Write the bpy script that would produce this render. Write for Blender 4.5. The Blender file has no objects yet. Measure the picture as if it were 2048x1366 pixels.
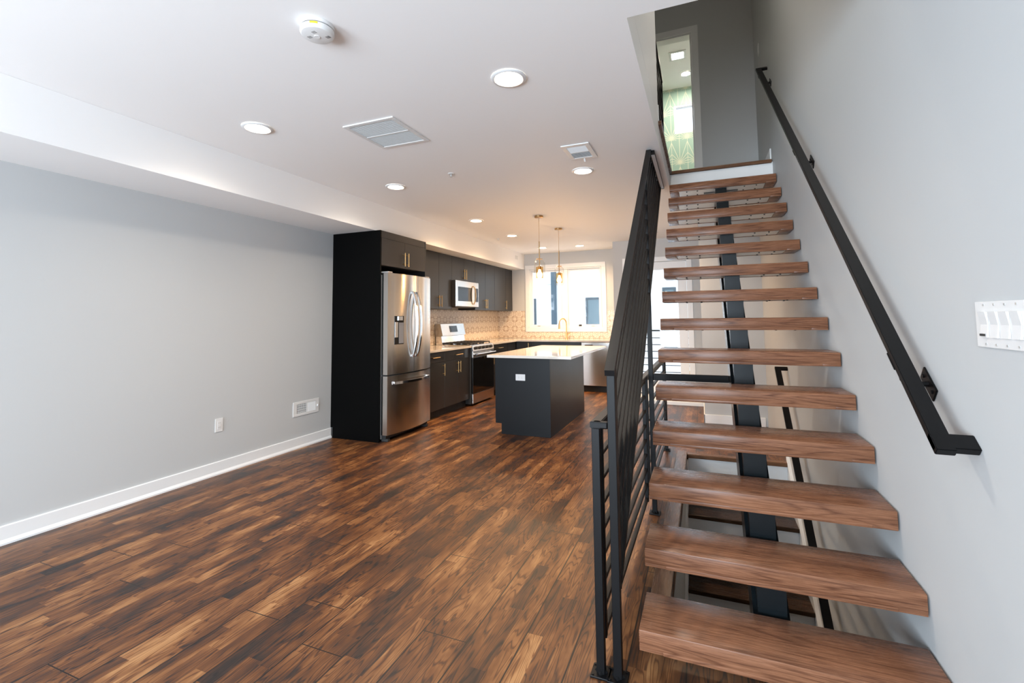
import bpy, bmesh, math, random
from mathutils import Vector, Matrix
random.seed(7)
S = bpy.context.scene
C = S.collection
PI = math.pi

# ------------------------------------------------------------------ camera, world, large lights, exposure
yaw, pitch, roll = 0.38549, 0.067592, -0.010857
fw = Vector((-math.sin(yaw)*math.cos(pitch), math.cos(yaw)*math.cos(pitch), math.sin(pitch)))
rt = Vector((math.cos(yaw), math.sin(yaw), 0)); up = rt.cross(fw)
r2 = rt*math.cos(roll) + up*math.sin(roll); u2 = -rt*math.sin(roll) + up*math.cos(roll)
cd = bpy.data.cameras.new('camera'); cam = bpy.data.objects.new('camera', cd); C.objects.link(cam)
M = Matrix((r2, u2, -fw)).transposed().to_4x4(); M.translation = (0, 0, 1.3319)
cam.matrix_world = M
cd.sensor_width = 36; cd.lens = 933.086*36/2048; cd.shift_y = -109.09/2048; cd.clip_start = .05
S.camera = cam

W = bpy.data.worlds.new('world'); S.world = W; W.use_nodes = True
bg = W.node_tree.nodes['Background']; bg.inputs[0].default_value = (.80, .90, 1, 1); bg.inputs[1].default_value = 1.4

def area_light(name, loc, rot, sx, sy, power, col):
    l = bpy.data.lights.new(name, 'AREA'); l.shape = 'RECTANGLE'; l.size = sx; l.size_y = sy
    l.energy = power; l.color = col
    o = bpy.data.objects.new(name, l); C.objects.link(o); o.location = loc; o.rotation_euler = rot
    return o
DAY = (.75, .875, 1)
# daylight entering through the two street windows in the wall behind the camera
area_light('window_daylight', (-2.95, -2.75, 1.12), (PI/2, 0, 0), 1.38, 1.9, 125, DAY)
area_light('window_daylight', (-.85, -2.75, 1.12), (PI/2, 0, 0), 1.38, 1.9, 105, DAY)

vs = S.view_settings
vs.view_transform = 'Standard'; vs.look = 'None'; vs.gamma = 1; vs.use_curve_mapping = False; vs.exposure = 0.84
S.cycles.use_denoising = True
S.cycles.max_bounces = 12; S.cycles.diffuse_bounces = 8; S.cycles.glossy_bounces = 4
S.cycles.transmission_bounces = 6; S.cycles.transparent_max_bounces = 12
S.cycles.sample_clamp_indirect = 6; S.cycles.caustics_reflective = False; S.cycles.caustics_refractive = False

# ------------------------------------------------------------------ materials
class NB:
    def __init__(s, name):
        s.m = bpy.data.materials.new(name); s.m.use_nodes = True
        s.t = s.m.node_tree; s.p = s.t.nodes['Principled BSDF']; s.out = s.t.nodes['Material Output']
    def new(s, typ, **kw):
        n = s.t.nodes.new(typ)
        for k, v in kw.items(): setattr(n, k, v)
        return n
    def put(s, sock, v):
        if v is None: return
        if hasattr(v, 'is_output'): s.t.links.new(v, sock)
        else:
            try: sock.default_value = v
            except Exception: sock.default_value = (*v, 1) if len(v) == 3 else v
    def math(s, op, a, b=None, c=None):
        n = s.new('ShaderNodeMath', operation=op)
        for i, v in enumerate((a, b, c)): s.put(n.inputs[i], v)
        return n.outputs[0]
    def comb(s, x, y, z=0.0):
        n = s.new('ShaderNodeCombineXYZ')
        for i, v in enumerate((x, y, z)): s.put(n.inputs[i], v)
        return n.outputs[0]
    def pos(s):
        g = s.new('ShaderNodeNewGeometry'); x = s.new('ShaderNodeSeparateXYZ')
        s.t.links.new(g.outputs['Position'], x.inputs[0]); return x.outputs
    def noise(s, vec, scale=1, detail=2, rough=.5):
        n = s.new('ShaderNodeTexNoise'); s.put(n.inputs['Vector'], vec); n.inputs['Scale'].default_value = scale
        n.inputs['Detail'].default_value = detail; n.inputs['Roughness'].default_value = rough; return n.outputs['Fac']
    def white(s, vec):
        n = s.new('ShaderNodeTexWhiteNoise', noise_dimensions='2D'); s.put(n.inputs['Vector'], vec); return n.outputs['Value']
    def ramp(s, fac, stops):
        n = s.new('ShaderNodeValToRGB'); e = n.color_ramp.elements
        while len(e) < len(stops): e.new(.5)
        for i, (p, c) in enumerate(stops): e[i].position = p; e[i].color = (*c, 1)
        s.put(n.inputs[0], fac); return n.outputs[0]
    def mix(s, fac, a, b, mode='MIX'):
        n = s.new('ShaderNodeMix', data_type='RGBA', blend_type=mode)
        s.put(n.inputs[0], fac); s.put(n.inputs[6], a); s.put(n.inputs[7], b); return n.outputs[2]
    def bump(s, h, strength=.2, dist=.002):
        n = s.new('ShaderNodeBump'); n.inputs['Strength'].default_value = strength; n.inputs['Distance'].default_value = dist
        s.put(n.inputs['Height'], h); s.t.links.new(n.outputs[0], s.p.inputs['Normal'])
    def set(s, **kw):
        for k, v in kw.items(): s.put(s.p.inputs[k.replace('_', ' ')], v)
        return s.m

def plain(name, col, rough=.5, metal=0.0, spec=.5, emit=None, strength=0):
    b = NB(name); b.set(Base_Color=col, Roughness=rough, Metallic=metal)
    b.p.inputs['Specular IOR Level'].default_value = spec
    if emit: b.p.inputs['Emission Color'].default_value = (*emit, 1); b.p.inputs['Emission Strength'].default_value = strength
    return b.m

def paint(name, col, rough=.6):
    b = NB(name); p = b.pos(); v = b.comb(p[0], p[1], p[2])
    n = b.noise(v, 180, 2); b.bump(n, .05, .001)
    b.set(Base_Color=b.mix(b.noise(v, .8, 2), tuple(c*.985 for c in col), col), Roughness=rough)
    b.p.inputs['Specular IOR Level'].default_value = .3
    return b.m

def floor_mat():
    b = NB('floor_planks'); p = b.pos(); x, y = p[0], p[1]
    xs = b.math('ADD', x, .524)
    PW = .2112
    pl = b.math('DIVIDE', xs, PW); pid = b.math('FLOOR', pl); pf = b.math('FRACT', pl)
    st = b.math('DIVIDE', xs, PW/3); sid = b.math('FLOOR', st); sf = b.math('FRACT', st)
    w1 = b.white(b.comb(sid, 3.7)); w2 = b.white(b.comb(sid, 11.3))
    seg = b.math('DIVIDE', b.math('ADD', y, b.math('MULTIPLY', w1, 9.0)), b.math('ADD', .30, b.math('MULTIPLY', w2, .34)))
    cid = b.math('FLOOR', seg)
    rnd = b.white(b.comb(b.math('MULTIPLY', sid, 1.37), b.math('MULTIPLY', cid, 2.11)))
    rnd2 = b.white(b.comb(b.math('MULTIPLY', sid, 5.3), b.math('MULTIPLY', cid, 7.7)))
    # contour grain (cathedrals), different in every strip
    gv = b.comb(b.math('ADD', b.math('MULTIPLY', x, 11), b.math('MULTIPLY', rnd, 57)), b.math('ADD', b.math('MULTIPLY', y, 1.05), b.math('MULTIPLY', rnd2, 91)))
    gn = b.noise(gv, 1, 2.5, .45)
    lines = b.math('MINIMUM', 1.0, b.math('MULTIPLY', 1.7, b.math('ABSOLUTE', b.math('SINE', b.math('MULTIPLY', gn, 62)))))
    fine = b.noise(b.comb(b.math('MULTIPLY', x, 260), b.math('MULTIPLY', y, 7)), 1, 3, .6)
    # smoky dark patches running over several strips
    sm = b.noise(b.comb(b.math('MULTIPLY', x, 6.5), b.math('MULTIPLY', y, 1.9)), 1, 4, .6)
    sm2 = b.noise(b.comb(b.math('ADD', b.math('MULTIPLY', x, 15), b.math('MULTIPLY', rnd, 30)), b.math('MULTIPLY', y, 3.3)), 1, 3, .6)
    tone = b.math('ADD', b.math('MULTIPLY', rnd, .36), b.math('ADD', b.math('MULTIPLY', b.math('SUBTRACT', sm, .5), 1.5), b.math('MULTIPLY', b.math('SUBTRACT', sm2, .5), .75)))
    tone = b.math('ADD', tone, .335)
    tone = b.math('ADD', tone, b.math('MULTIPLY', b.math('SUBTRACT', lines, .75), .36))
    tone = b.math('ADD', tone, b.math('MULTIPLY', b.math('SUBTRACT', fine, .5), .34))
    col = b.ramp(tone, [(0.0, (.012, .010, .010)), (.2, (.027, .017, .014)), (.38, (.062, .025, .013)), (.6, (.128, .048, .017)), (.82, (.225, .098, .036)), (1, (.36, .185, .076))])
    gap = b.math('LESS_THAN', b.math('ABSOLUTE', b.math('SUBTRACT', pf, .5)), .486)
    plen = b.math('DIVIDE', b.math('ADD', y, b.math('MULTIPLY', b.white(b.comb(pid, 1.9)), 7)), 1.55)
    pe = b.math('LESS_THAN', b.math('ABSOLUTE', b.math('SUBTRACT', b.math('FRACT', plen), .5)), .4985)
    ok = b.math('MULTIPLY', gap, pe)
    col = b.mix(ok, (.010, .008, .007), col)
    b.set(Base_Color=col, Roughness=b.math('ADD', .30, b.math('MULTIPLY', fine, .18)))
    b.p.inputs['Specular IOR Level'].default_value = .32
    b.bump(b.math('ADD', b.math('MULTIPLY', ok, 1.0), b.math('MULTIPLY', b.math('ADD', fine, b.math('MULTIPLY', lines, .4)), .35)), .25, .0015)
    return b.m

def tread_mat(name, stops, axis=0):
    b = NB(name); p = b.pos()
    l, a, c = (p[0], p[1], p[2]) if axis == 0 else (p[1], p[0], p[2])
    z = b.math('MULTIPLY', c, 9.0)
    gv = b.comb(b.math('MULTIPLY', l, .8), b.math('MULTIPLY', a, 11), b.math('MULTIPLY', c, 13.0))
    gn = b.noise(gv, 1, 2, .5)
    lines = b.math('MINIMUM', 1.0, b.math('MULTIPLY', 1.5, b.math('ABSOLUTE', b.math('SINE', b.math('MULTIPLY', gn, 40)))))
    fine = b.noise(b.comb(b.math('MULTIPLY', l, 9), b.math('MULTIPLY', a, 190), b.math('MULTIPLY', c, 190)), 1, 3, .65)
    big = b.noise(b.comb(b.math('MULTIPLY', l, 2.2), b.math('MULTIPLY', a, 14), b.math('MULTIPLY', c, 14)), 1, 3, .6)
    t = b.math('ADD', b.math('MULTIPLY', lines, .2), b.math('ADD', b.math('MULTIPLY', fine, .62), b.math('MULTIPLY', big, .45)))
    t = b.math('SUBTRACT', t, .17)
    b.set(Base_Color=b.ramp(t, stops), Roughness=b.math('ADD', .17, b.math('MULTIPLY', fine, .2)))
    b.bump(fine, .12, .0010); b.p.inputs['Specular IOR Level'].default_value = .22
    return b.m

def steel(name, col=(.62, .60, .575), rough=.21, aniso=.92):
    b = NB(name); p = b.pos()
    b.set(Base_Color=col, Metallic=1.0, Roughness=rough)
    b.p.inputs['Anisotropic'].default_value = aniso; b.p.inputs['Anisotropic Rotation'].default_value = .25
    tg = b.new('ShaderNodeTangent', direction_type='RADIAL', axis='Z'); b.t.links.new(tg.outputs[0], b.p.inputs['Tangent'])
    return b.m

def backsplash(name, ax):
    b = NB(name); p = b.pos(); T = .2
    u, v = p[ax], b.math('SUBTRACT', p[2], .922)
    fu = b.math('SUBTRACT', b.math('FRACT', b.math('DIVIDE', u, T)), .5); fv = b.math('SUBTRACT', b.math('FRACT', b.math('DIVIDE', v, T)), .5)
    au, av = b.math('ABSOLUTE', fu), b.math('ABSOLUTE', fv)
    r = b.math('SQRT', b.math('ADD', b.math('MULTIPLY', fu, fu), b.math('MULTIPLY', fv, fv)))
    cu, cv = b.math('SUBTRACT', .5, au), b.math('SUBTRACT', .5, av)
    rc = b.math('SQRT', b.math('ADD', b.math('MULTIPLY', cu, cu), b.math('MULTIPLY', cv, cv)))
    def ln(d, at, w): return b.math('LESS_THAN', b.math('ABSOLUTE', b.math('SUBTRACT', d, at)), w)
    dia = b.math('ADD', au, av); mx = b.math('MAXIMUM', au, av); df = b.math('ABSOLUTE', b.math('SUBTRACT', au, av))
    ang = b.math('ARCTAN2', fv, fu); pet = b.math('ADD', .23, b.math('MULTIPLY', .06, b.math('COSINE', b.math('MULTIPLY', ang, 8))))
    marks = [ln(r, .40, .02), ln(r, pet, .022), ln(r, .10, .02), ln(rc, .2, .022), ln(rc, .26, .013), ln(dia, .60, .018), b.math('MULTIPLY', ln(df, 0, .018), ln(r, .34, .05))]
    m = marks[0]
    for k in marks[1:]: m = b.math('MAXIMUM', m, k)
    worn = b.noise(b.comb(b.math('MULTIPLY', u, 30), b.math('MULTIPLY', v, 30)), 1, 3)
    m = b.math('MULTIPLY', m, b.math('MINIMUM', 1.0, b.math('MULTIPLY', worn, 1.5)))
    col = b.mix(m, (.74, .655, .54), (.30, .17, .09))
    grout = ln(mx, .5, .008)
    col = b.mix(grout, col, (.50, .43, .35))
    b.set(Base_Color=col, Roughness=.28)
    return b.m

def wallpaper():
    b = NB('starburst_wallpaper'); p = b.pos(); T = .26
    u = b.math('DIVIDE', p[0], T); v = b.math('DIVIDE', p[2], T*1.7)
    row = b.math('FLOOR', v); odd = b.math('MULTIPLY', b.math('MODULO', row, 2), .5)
    fu = b.math('SUBTRACT', b.math('FRACT', b.math('ADD', u, odd)), .5); fv = b.math('MULTIPLY', b.math('SUBTRACT', b.math('FRACT', v), .1), 1.7)
    ang = b.math('ARCTAN2', fv, fu); r = b.math('SQRT', b.math('ADD', b.math('MULTIPLY', fu, fu), b.math('MULTIPLY', fv, fv)))
    k = b.math('FRACT', b.math('DIVIDE', ang, PI/9)); d = b.math('MULTIPLY', b.math('ABSOLUTE', b.math('SUBTRACT', k, .5)), b.math('MULTIPLY', r, PI/9))
    m = b.math('LESS_THAN', d, .018)
    edge = b.math('LESS_THAN', b.math('ABSOLUTE', b.math('SUBTRACT', b.math('ABSOLUTE', fu), .5)), .014)
    m = b.math('MAXIMUM', m, edge)
    b.set(Base_Color=b.mix(m, (.33, .48, .41), (.68, .70, .56)), Roughness=.6)
    return b.m

def thin_glass(name, tint=(1, 1, 1), refl=.9):
    b = NB(name); tr = b.new('ShaderNodeBsdfTransparent'); gl = b.new('ShaderNodeBsdfGlossy'); mx = b.new('ShaderNodeMixShader'); lw = b.new('ShaderNodeLayerWeight')
    tr.inputs[0].default_value = (*tint, 1); gl.inputs['Roughness'].default_value = .02; lw.inputs[0].default_value = .5
    b.t.links.new(b.math('ADD', .035, b.math('MULTIPLY', b.math('POWER', lw.outputs['Facing'], 4.0), refl*.8)), mx.inputs[0]); b.t.links.new(tr.outputs[0], mx.inputs[1]); b.t.links.new(gl.outputs[0], mx.inputs[2])
    b.t.links.new(mx.outputs[0], b.out.inputs[0]); return b.m

def siding():
    b = NB('white_siding'); p = b.pos()
    f = b.math('FRACT', b.math('DIVIDE', p[0], .31))
    g = b.math('LESS_THAN', f, .045)
    b.set(Base_Color=b.mix(g, (.88, .89, .90), (.74, .76, .79)), Roughness=.5); return b.m

m_wall = paint('grey_wall_paint', (.52, .532, .533)); m_white = paint('white_ceiling_paint', (.90, .895, .885)); m_trim = plain('white_trim_paint', (.78, .79, .79), .35)
m_floor = floor_mat()
m_tread = tread_mat('stained_oak_tread', [(0, (.042, .019, .011)), (.35, (.120, .050, .027)), (.62, (.235, .105, .056)), (1, (.38, .19, .108))])
m_dark_tread = tread_mat('dark_oak_tread', [(0, (.012, .008, .006)), (.5, (.045, .024, .014)), (1, (.11, .058, .03))])
m_nosing = tread_mat('oak_nosing', [(0, (.05, .028, .018)), (.5, (.14, .068, .036)), (1, (.26, .135, .07))])
m_nosing_y = tread_mat('oak_border', [(0, (.05, .03, .022)), (.5, (.15, .082, .05)), (1, (.27, .15, .09))], axis=1)
m_black = plain('black_powder_coat', (.005, .005, .0055), .42, spec=.18)
m_string = plain('black_painted_steel', (.006, .0085, .010), .25, spec=.3)
m_cab = plain('charcoal_laminate', (.020, .0205, .022), .33, spec=.4)
m_panel = plain('matte_black_panel', (.002, .002, .002), .5, spec=.05)
m_island = plain('slate_black_laminate', (.0052, .0060, .0072), .38, spec=.2)
m_toe = plain('black_toe_kick', (.012, .012, .012), .6)
m_brass = plain('brushed_brass', (.72, .47, .20), .3, 1.0)
m_bronze = plain('aged_brass', (.48, .32, .16), .35, 1.0)
m_steel = steel('brushed_stainless'); m_chrome = plain('polished_chrome', (.75, .76, .77), .12, 1.0)
m_grey_side = plain('grey_appliance_side', (.30, .30, .31), .4, .4)
m_quartz = plain('white_quartz', (.62, .59, .545), .07)
m_bg_x = backsplash('patterned_tile_side', 1); m_bg_y = backsplash('patterned_tile_back', 0)
m_wp = wallpaper(); m_glass = thin_glass('window_glass'); m_pglass = thin_glass('pendant_glass', (.97, .96, .94), 1.0)
m_blackglass = plain('black_oven_glass', (.004, .004, .004), .05); m_plastic = plain('white_plastic', (.74, .74, .73), .35)
m_slot = plain('dark_slot', (.03, .03, .03), .7); m_vent_dark = plain('vent_grey_metal', (.62, .62, .61), .6)  # pale grey for the grille filter, bulkhead vent slots and facade seam
m_iron = plain('cast_iron', (.02, .018, .017), .5); m_plate = plain('galvanised_plate', (.66, .67, .66), .38, .6)
m_label = plain('paper_label', (.62, .63, .66), .6); m_yellow = plain('yellow_label', (.78, .62, .03), .5)
m_bulb = plain('warm_bulb', (1, 1, 1), .4, emit=(1, .66, .36), strength=85)
m_lens = plain('warm_led_lens', (1, 1, 1), .4, emit=(1, .84, .66), strength=22)
m_lens_kit = plain('kitchen_led_lens', (1, 1, 1), .4, emit=(1, .72, .46), strength=26)
m_lens_bed = plain('bedroom_led_lens', (1, 1, 1), .4, emit=(1, .90, .76), strength=165)
m_lens_cool = plain('white_led_lens', (1, 1, 1), .4, emit=(1, .92, .80), strength=40)
m_amber = thin_glass('amber_ribbed_glass', (.93, .74, .45), .8)
m_ext = siding(); m_ext_win = plain('grey_window_frame', (.06, .085, .105), .5); m_ext_pane = plain('grey_blue_pane', (.12, .18, .21), .3)
m_down = plain('blue_grey_metal', (.07, .11, .145), .5); m_deck = plain('grey_deck', (.45, .45, .44), .8)

# ------------------------------------------------------------------ mesh helpers
class MB:
    def __init__(s): s.b = bmesh.new()
    def box(s, x0, x1, y0, y1, z0, z1, bev=0, seg=2):
        x0, x1 = sorted((x0, x1)); y0, y1 = sorted((y0, y1)); z0, z1 = sorted((z0, z1))
        t = bmesh.new(); bmesh.ops.create_cube(t, size=1)
        for v in t.verts: v.co = Vector((x0+(v.co.x+.5)*(x1-x0), y0+(v.co.y+.5)*(y1-y0), z0+(v.co.z+.5)*(z1-z0)))
        if bev: bmesh.ops.bevel(t, geom=list(t.edges), offset=bev, segments=seg, affect='EDGES', profile=.5)
        s.add(t); return s
    def add(s, t, mat=None):
        if mat is not None: bmesh.ops.transform(t, matrix=mat, verts=t.verts)
        me = bpy.data.meshes.new('tmp'); t.to_mesh(me); t.free(); s.b.from_mesh(me); bpy.data.meshes.remove(me)
    def prism(s, pts, h0, h1, axis='z', bev=0):
        """polygon in the two other axes (x,y / x,z / y,z) extruded along axis"""
        t = bmesh.new()
        def P(p, h): return {'z': (p[0], p[1], h), 'y': (p[0], h, p[1]), 'x': (h, p[0], p[1])}[axis]
        a = [t.verts.new(P(p, h0)) for p in pts]; c = [t.verts.new(P(p, h1)) for p in pts]
        n = len(pts); t.faces.new(a); t.faces.new(c[::-1])
        for i in range(n): t.faces.new((a[i], c[i], c[(i+1) % n], a[(i+1) % n]))
        bmesh.ops.recalc_face_normals(t, faces=t.faces)
        if bev: bmesh.ops.bevel(t, geom=list(t.edges), offset=bev, segments=2, affect='EDGES')
        s.add(t); return s
    def cyl(s, p, q, r, n=16, r2=None):
        p, q = Vector(p), Vector(q); d = q-p; t = bmesh.new()
        bmesh.ops.create_cone(t, cap_ends=True, segments=n, radius1=r, radius2=r if r2 is None else r2, depth=d.length)
        s.add(t, Matrix.Translation((p+q)/2) @ d.to_track_quat('Z', 'Y').to_matrix().to_4x4()); return s
    def bar(s, p, q, w, h, bev=0, wdir=(1, 0, 0)):
        """rectangular bar from p to q: w along wdir, h across it"""
        p, q = Vector(p), Vector(q); d = (q-p); L = d.length; d.normalize(); x = Vector(wdir); x = (x-d*x.dot(d)).normalized(); z = d.cross(x)
        t = bmesh.new(); bmesh.ops.create_cube(t, size=1)
        for v in t.verts: v.co = Vector((v.co.x*w, v.co.y*L, v.co.z*h))
        if bev: bmesh.ops.bevel(t, geom=list(t.edges), offset=bev, segments=2, affect='EDGES')
        m = Matrix((x, d, -z)).transposed().to_4x4() if False else Matrix(((x.x, d.x, z.x), (x.y, d.y, z.y), (x.z, d.z, z.z))).to_4x4()
        s.add(t, Matrix.Translation((p+q)/2) @ m); return s
    def tube(s, pts, r, n=10):
        pts = [Vector(p) for p in pts]; t = bmesh.new(); rings = []
        for i, p in enumerate(pts):
            d = (pts[min(i+1, len(pts)-1)]-pts[max(i-1, 0)]).normalized()
            a = d.orthogonal().normalized() if i == 0 else (rings[-1][1]-d*rings[-1][1].dot(d)).normalized()
            b2 = d.cross(a)
            rings.append(([t.verts.new(p+(a*math.cos(k*2*PI/n)+b2*math.sin(k*2*PI/n))*r) for k in range(n)], a))
        for i in range(len(rings)-1):
            A, B = rings[i][0], rings[i+1][0]
            for k in range(n): t.faces.new((A[k], A[(k+1) % n], B[(k+1) % n], B[k]))
        t.faces.new(rings[0][0][::-1]); t.faces.new(rings[-1][0]); bmesh.ops.recalc_face_normals(t, faces=t.faces); s.add(t); return s
    def sweep(s, pts, w, h, wdir):
        """flat bar swept through points: w along wdir"""
        pts = [Vector(p) for p in pts]; t = bmesh.new(); R = []; x = Vector(wdir)
        for i, p in enumerate(pts):
            d = (pts[min(i+1, len(pts)-1)]-pts[max(i-1, 0)]).normalized(); z = d.cross(x).normalized()
            R.append([t.verts.new(p+x*w/2*a+z*h/2*b2) for a, b2 in ((-1, -1), (1, -1), (1, 1), (-1, 1))])
        for i in range(len(R)-1):
            for k in range(4): t.faces.new((R[i][k], R[i][(k+1) % 4], R[i+1][(k+1) % 4], R[i+1][k]))
        t.faces.new(R[0][::-1]); t.faces.new(R[-1]); bmesh.ops.recalc_face_normals(t, faces=t.faces); s.add(t); return s
    def lathe(s, prof, c=(0, 0, 0), n=32, close=False):
        t = bmesh.new(); R = []
        for r, z in prof: R.append([t.verts.new((c[0]+r*math.cos(k*2*PI/n), c[1]+r*math.sin(k*2*PI/n), c[2]+z)) for k in range(n)])
        for i in range(len(R)-1):
            for k in range(n): t.faces.new((R[i][k], R[i][(k+1) % n], R[i+1][(k+1) % n], R[i+1][k]))
        if close: t.faces.new(R[0][::-1]); t.faces.new(R[-1])
        bmesh.ops.remove_doubles(t, verts=t.verts, dist=1e-6); bmesh.ops.recalc_face_normals(t, faces=t.faces); s.add(t); return s
    def out(s, name, m, parent=None, smooth=False):
        o = parent; off = Vector((0, 0, 0))
        while o is not None: off += o.location; o = o.parent
        if off.length: bmesh.ops.translate(s.b, vec=-off, verts=s.b.verts)
        me = bpy.data.meshes.new(name); s.b.to_mesh(me); s.b.free(); me.materials.append(m)
        if smooth:
            for f in me.polygons: f.use_smooth = True
            try: me.set_sharp_from_angle(angle=math.radians(40))
            except Exception: pass
        ob = bpy.data.objects.new(name, me); C.objects.link(ob)
        if parent: ob.parent = parent
        return ob

def tag(o, label, cat, group=None):
    o['label'] = label; o['category'] = cat
    if group: o['group'] = group
    return o
def thing(name, loc, label, cat, group=None):
    o = bpy.data.objects.new(name, None); C.objects.link(o); o.location = loc; o.empty_display_size = .05
    return tag(o, label, cat, group)
def struct(o, label=None, cat=None):
    o['kind'] = 'structure'
    if label: o['label'] = label
    if cat: o['category'] = cat
    return o
def box(*a, **k): return MB().box(*a, **k)
def dup(root, loc, label, group=None):
    r = root.copy(); C.objects.link(r); r.location = loc; r['label'] = label
    if group: r['group'] = group
    for ch in root.children:
        c = ch.copy(); C.objects.link(c); c.parent = r
        for g in ch.children:
            d = g.copy(); C.objects.link(d); d.parent = c
    return r

# ------------------------------------------------------------------ dimensions
XL, XR = -3.975, .69            # party walls
ZC, ZU = 2.654, 5.35            # ceilings
ZS, XS = 2.340, -3.376          # bulkhead over the left wall
YB = 9.01                       # kitchen end wall
HX, HY0, HY1 = -.195, 2.33, 4.955
YN = 4.925   # stairwell hole in the floor
OX, OY0, OY1 = -.262, 2.03, 5.09    # stairwell opening in the ceiling
ZL = 2.85                       # upper landing
YF = -2.8                       # street wall behind the camera

# ------------------------------------------------------------------ room shell
f = MB(); f.box(XL, HX, YF, YB, -.18, 0); f.box(HX, XR, YF, HY0, -.18, 0); f.box(HX, XR, HY1, YB, -.18, 0)
struct(f.out('floor', m_floor), 'mixed brown and charcoal wood plank floor', 'floor')
struct(box(XL-.12, XL, YF, YB+.1, -.18, ZC+.2).out('wall_left', m_wall), 'long light grey wall on the left', 'wall')
struct(box(XR, XR+.12, YF, YB, -2.8, ZU+.1).out('wall_right', m_wall), 'tall light grey wall beside the stairs', 'wall')
w = MB(); wx0, wx1, wz0, wz1 = -3.27, -1.79, 1.14, 2.33
w.box(XL, wx0, YB, YB+.14, 0, ZC); w.box(wx1, -1.41, YB, YB+.14, 0, ZC); w.box(wx0, wx1, YB, YB+.14, 0, wz0); w.box(wx0, wx1, YB, YB+.14, wz1, ZC)
struct(w.out('wall_back', m_wall), 'kitchen end wall around the double window', 'wall')
YD = 8.17; dx0, dx1, dz0, dz1 = -1.16, -.215, .06, 2.262
w = MB(); w.box(-1.41, dx0, YD, YD+.14, 0, ZC); w.box(dx1, XR, YD, YD+.14, 0, ZC); w.box(dx0, dx1, YD, YD+.14, dz1, ZC); w.box(-1.41, -1.29, YD+.14, YB+.14, 0, ZC)
struct(w.out('wall_back_right', m_wall), 'wall around the glazed balcony door', 'wall')
struct(box(-.008, XR, 6.42, YD, 0, ZC).out('wall_closet', m_wall), 'boxed out wall behind the stairs', 'wall')
w = MB()
for a, b2 in ((XL, -3.65), (-2.25, -1.55), (-.15, XR)): w.box(a, b2, YF-.14, YF, 0, ZC)
for a, b2 in ((-3.65, -2.25), (-1.55, -.15)): w.box(a, b2, YF-.14, YF, 0, .12); w.box(a, b2, YF-.14, YF, 2.12, ZC)
struct(w.out('wall_front', m_wall), 'street wall with two windows', 'wall')
c = MB(); c.box(XL, OX, YF, YB+.14, ZC, ZL-.016); c.box(OX, XR, YF, OY0, ZC, ZL-.016); c.box(OX, XR, OY1, YB+.14, ZC, ZL-.016)
struct(c.out('ceiling', m_white), 'white ceiling with a stair opening', 'ceiling')
struct(box(XL, XS, YF, YB, ZS, ZC-.001).out('trim_1', m_white), 'white boxed bulkhead along the left wall', 'bulkhead')
struct(MB().prism([(XL, 0), (XL+.026, 0), (XL+.026, .012), (XL+.014, .03), (XL+.014, .108), (XL+.010, .112), (XL, .112)], YF, 4.233, 'y').out('baseboard_left', m_trim), 'white baseboard along the left wall', 'baseboard')
b = MB(); b.box(-.022, .664, 6.406, 6.419, 0, .108, .003); b.box(-.022, -.009, 6.406, 7.5, 0, .108, .003)
struct(b.out('baseboard_closet', m_trim), 'white baseboard on the boxed out wall', 'baseboard')
struct(box(-1.40, -.010, 7.545, YD-.001, .0005, .055, .004).out('trim_2', m_trim), 'pale raised sill in front of the balcony door', 'sill')
# floor border round the stair hole
struct(box(-.278, HX+.012, HY0, HY1+.06, -.032, .004, .004).out('trim_3', m_nosing_y), 'wood border along the stair hole', 'border')
struct(box(HX+.013, XR-.002, YN-.012, HY1+.04, -.034, .003, .006).out('trim_4', m_nosing), 'wood nosing at the head of the lower stair', 'nosing')
# lower stairwell
struct(box(HX-.1, HX, 1.9, HY1+.06, -2.8, -.181).out('wall_lower_left', m_wall), 'grey wall beside the lower stair', 'wall')
struct(box(HX-.1, XR, 1.0, 1.1, -2.8, -.181).out('wall_lower_front', m_wall))
struct(box(HX-.1, HX, 1.1, 1.9, -2.8, -.181).out('wall_lower_side', m_wall))
struct(box(HX-.1, XR, 1.0, 5.0, -2.9, -2.8).out('floor_lower', m_floor))
# upper storey
struct(box(-2.6, XR, 1.9, 8.62, ZU, ZU+.1).out('ceiling_upper', m_white), 'white ceiling of the upper storey', 'ceiling')
struct(box(OX-.11, OX, OY0-.09, 3.7, ZL-.014, ZU).out('wall_upper_side', m_white), 'white wall beside the upper stairwell', 'wall')
struct(box(OX, XR, OY0-.1, OY0, ZL-.014, ZU).out('wall_upper_front', m_wall))
w = MB(); ux0, ux1, uz = -.85, -.005, 4.93
w.box(-2.6, ux0, 6.15, 6.27, ZL+.001, ZU); w.box(ux1, XR, 6.15, 6.27, ZL+.001, ZU); w.box(ux0, ux1, 6.15, 6.27, uz, ZU)
struct(w.out('wall_upper_back', m_wall), 'taupe wall at the head of the stairs', 'wall')
struct(box(-1.6, -1.5, 1.9, 6.149, ZL-.014, ZU).out('wall_upper_left', m_wall))
struct(box(-1.499, OX-.111, OY0-.1, OY0, ZL-.014, ZU).out('wall_upper_hall', m_wall))
w = MB(); bx0, bx1, bz0, bz1 = -.335, .35, 4.53, 5.04
w.box(-2.6, bx0, 8.5, 8.62, ZL, ZU); w.box(bx1, XR, 8.5, 8.62, ZL, ZU); w.box(bx0, bx1, 8.5, 8.62, ZL, bz0); w.box(bx0, bx1, 8.5, 8.62, bz1, ZU)
struct(w.out('wall_bedroom_back', m_wp), 'green starburst wallpaper wall seen through the upper doorway', 'wall')
struct(box(-2.7, -2.6, 6.15, 8.62, ZL, ZU).out('wall_bedroom_left', m_white))
struct(box(-2.6, XR, OY1+.05, 8.62, ZL-.014, ZL).out('floor_upper', m_nosing))
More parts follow.
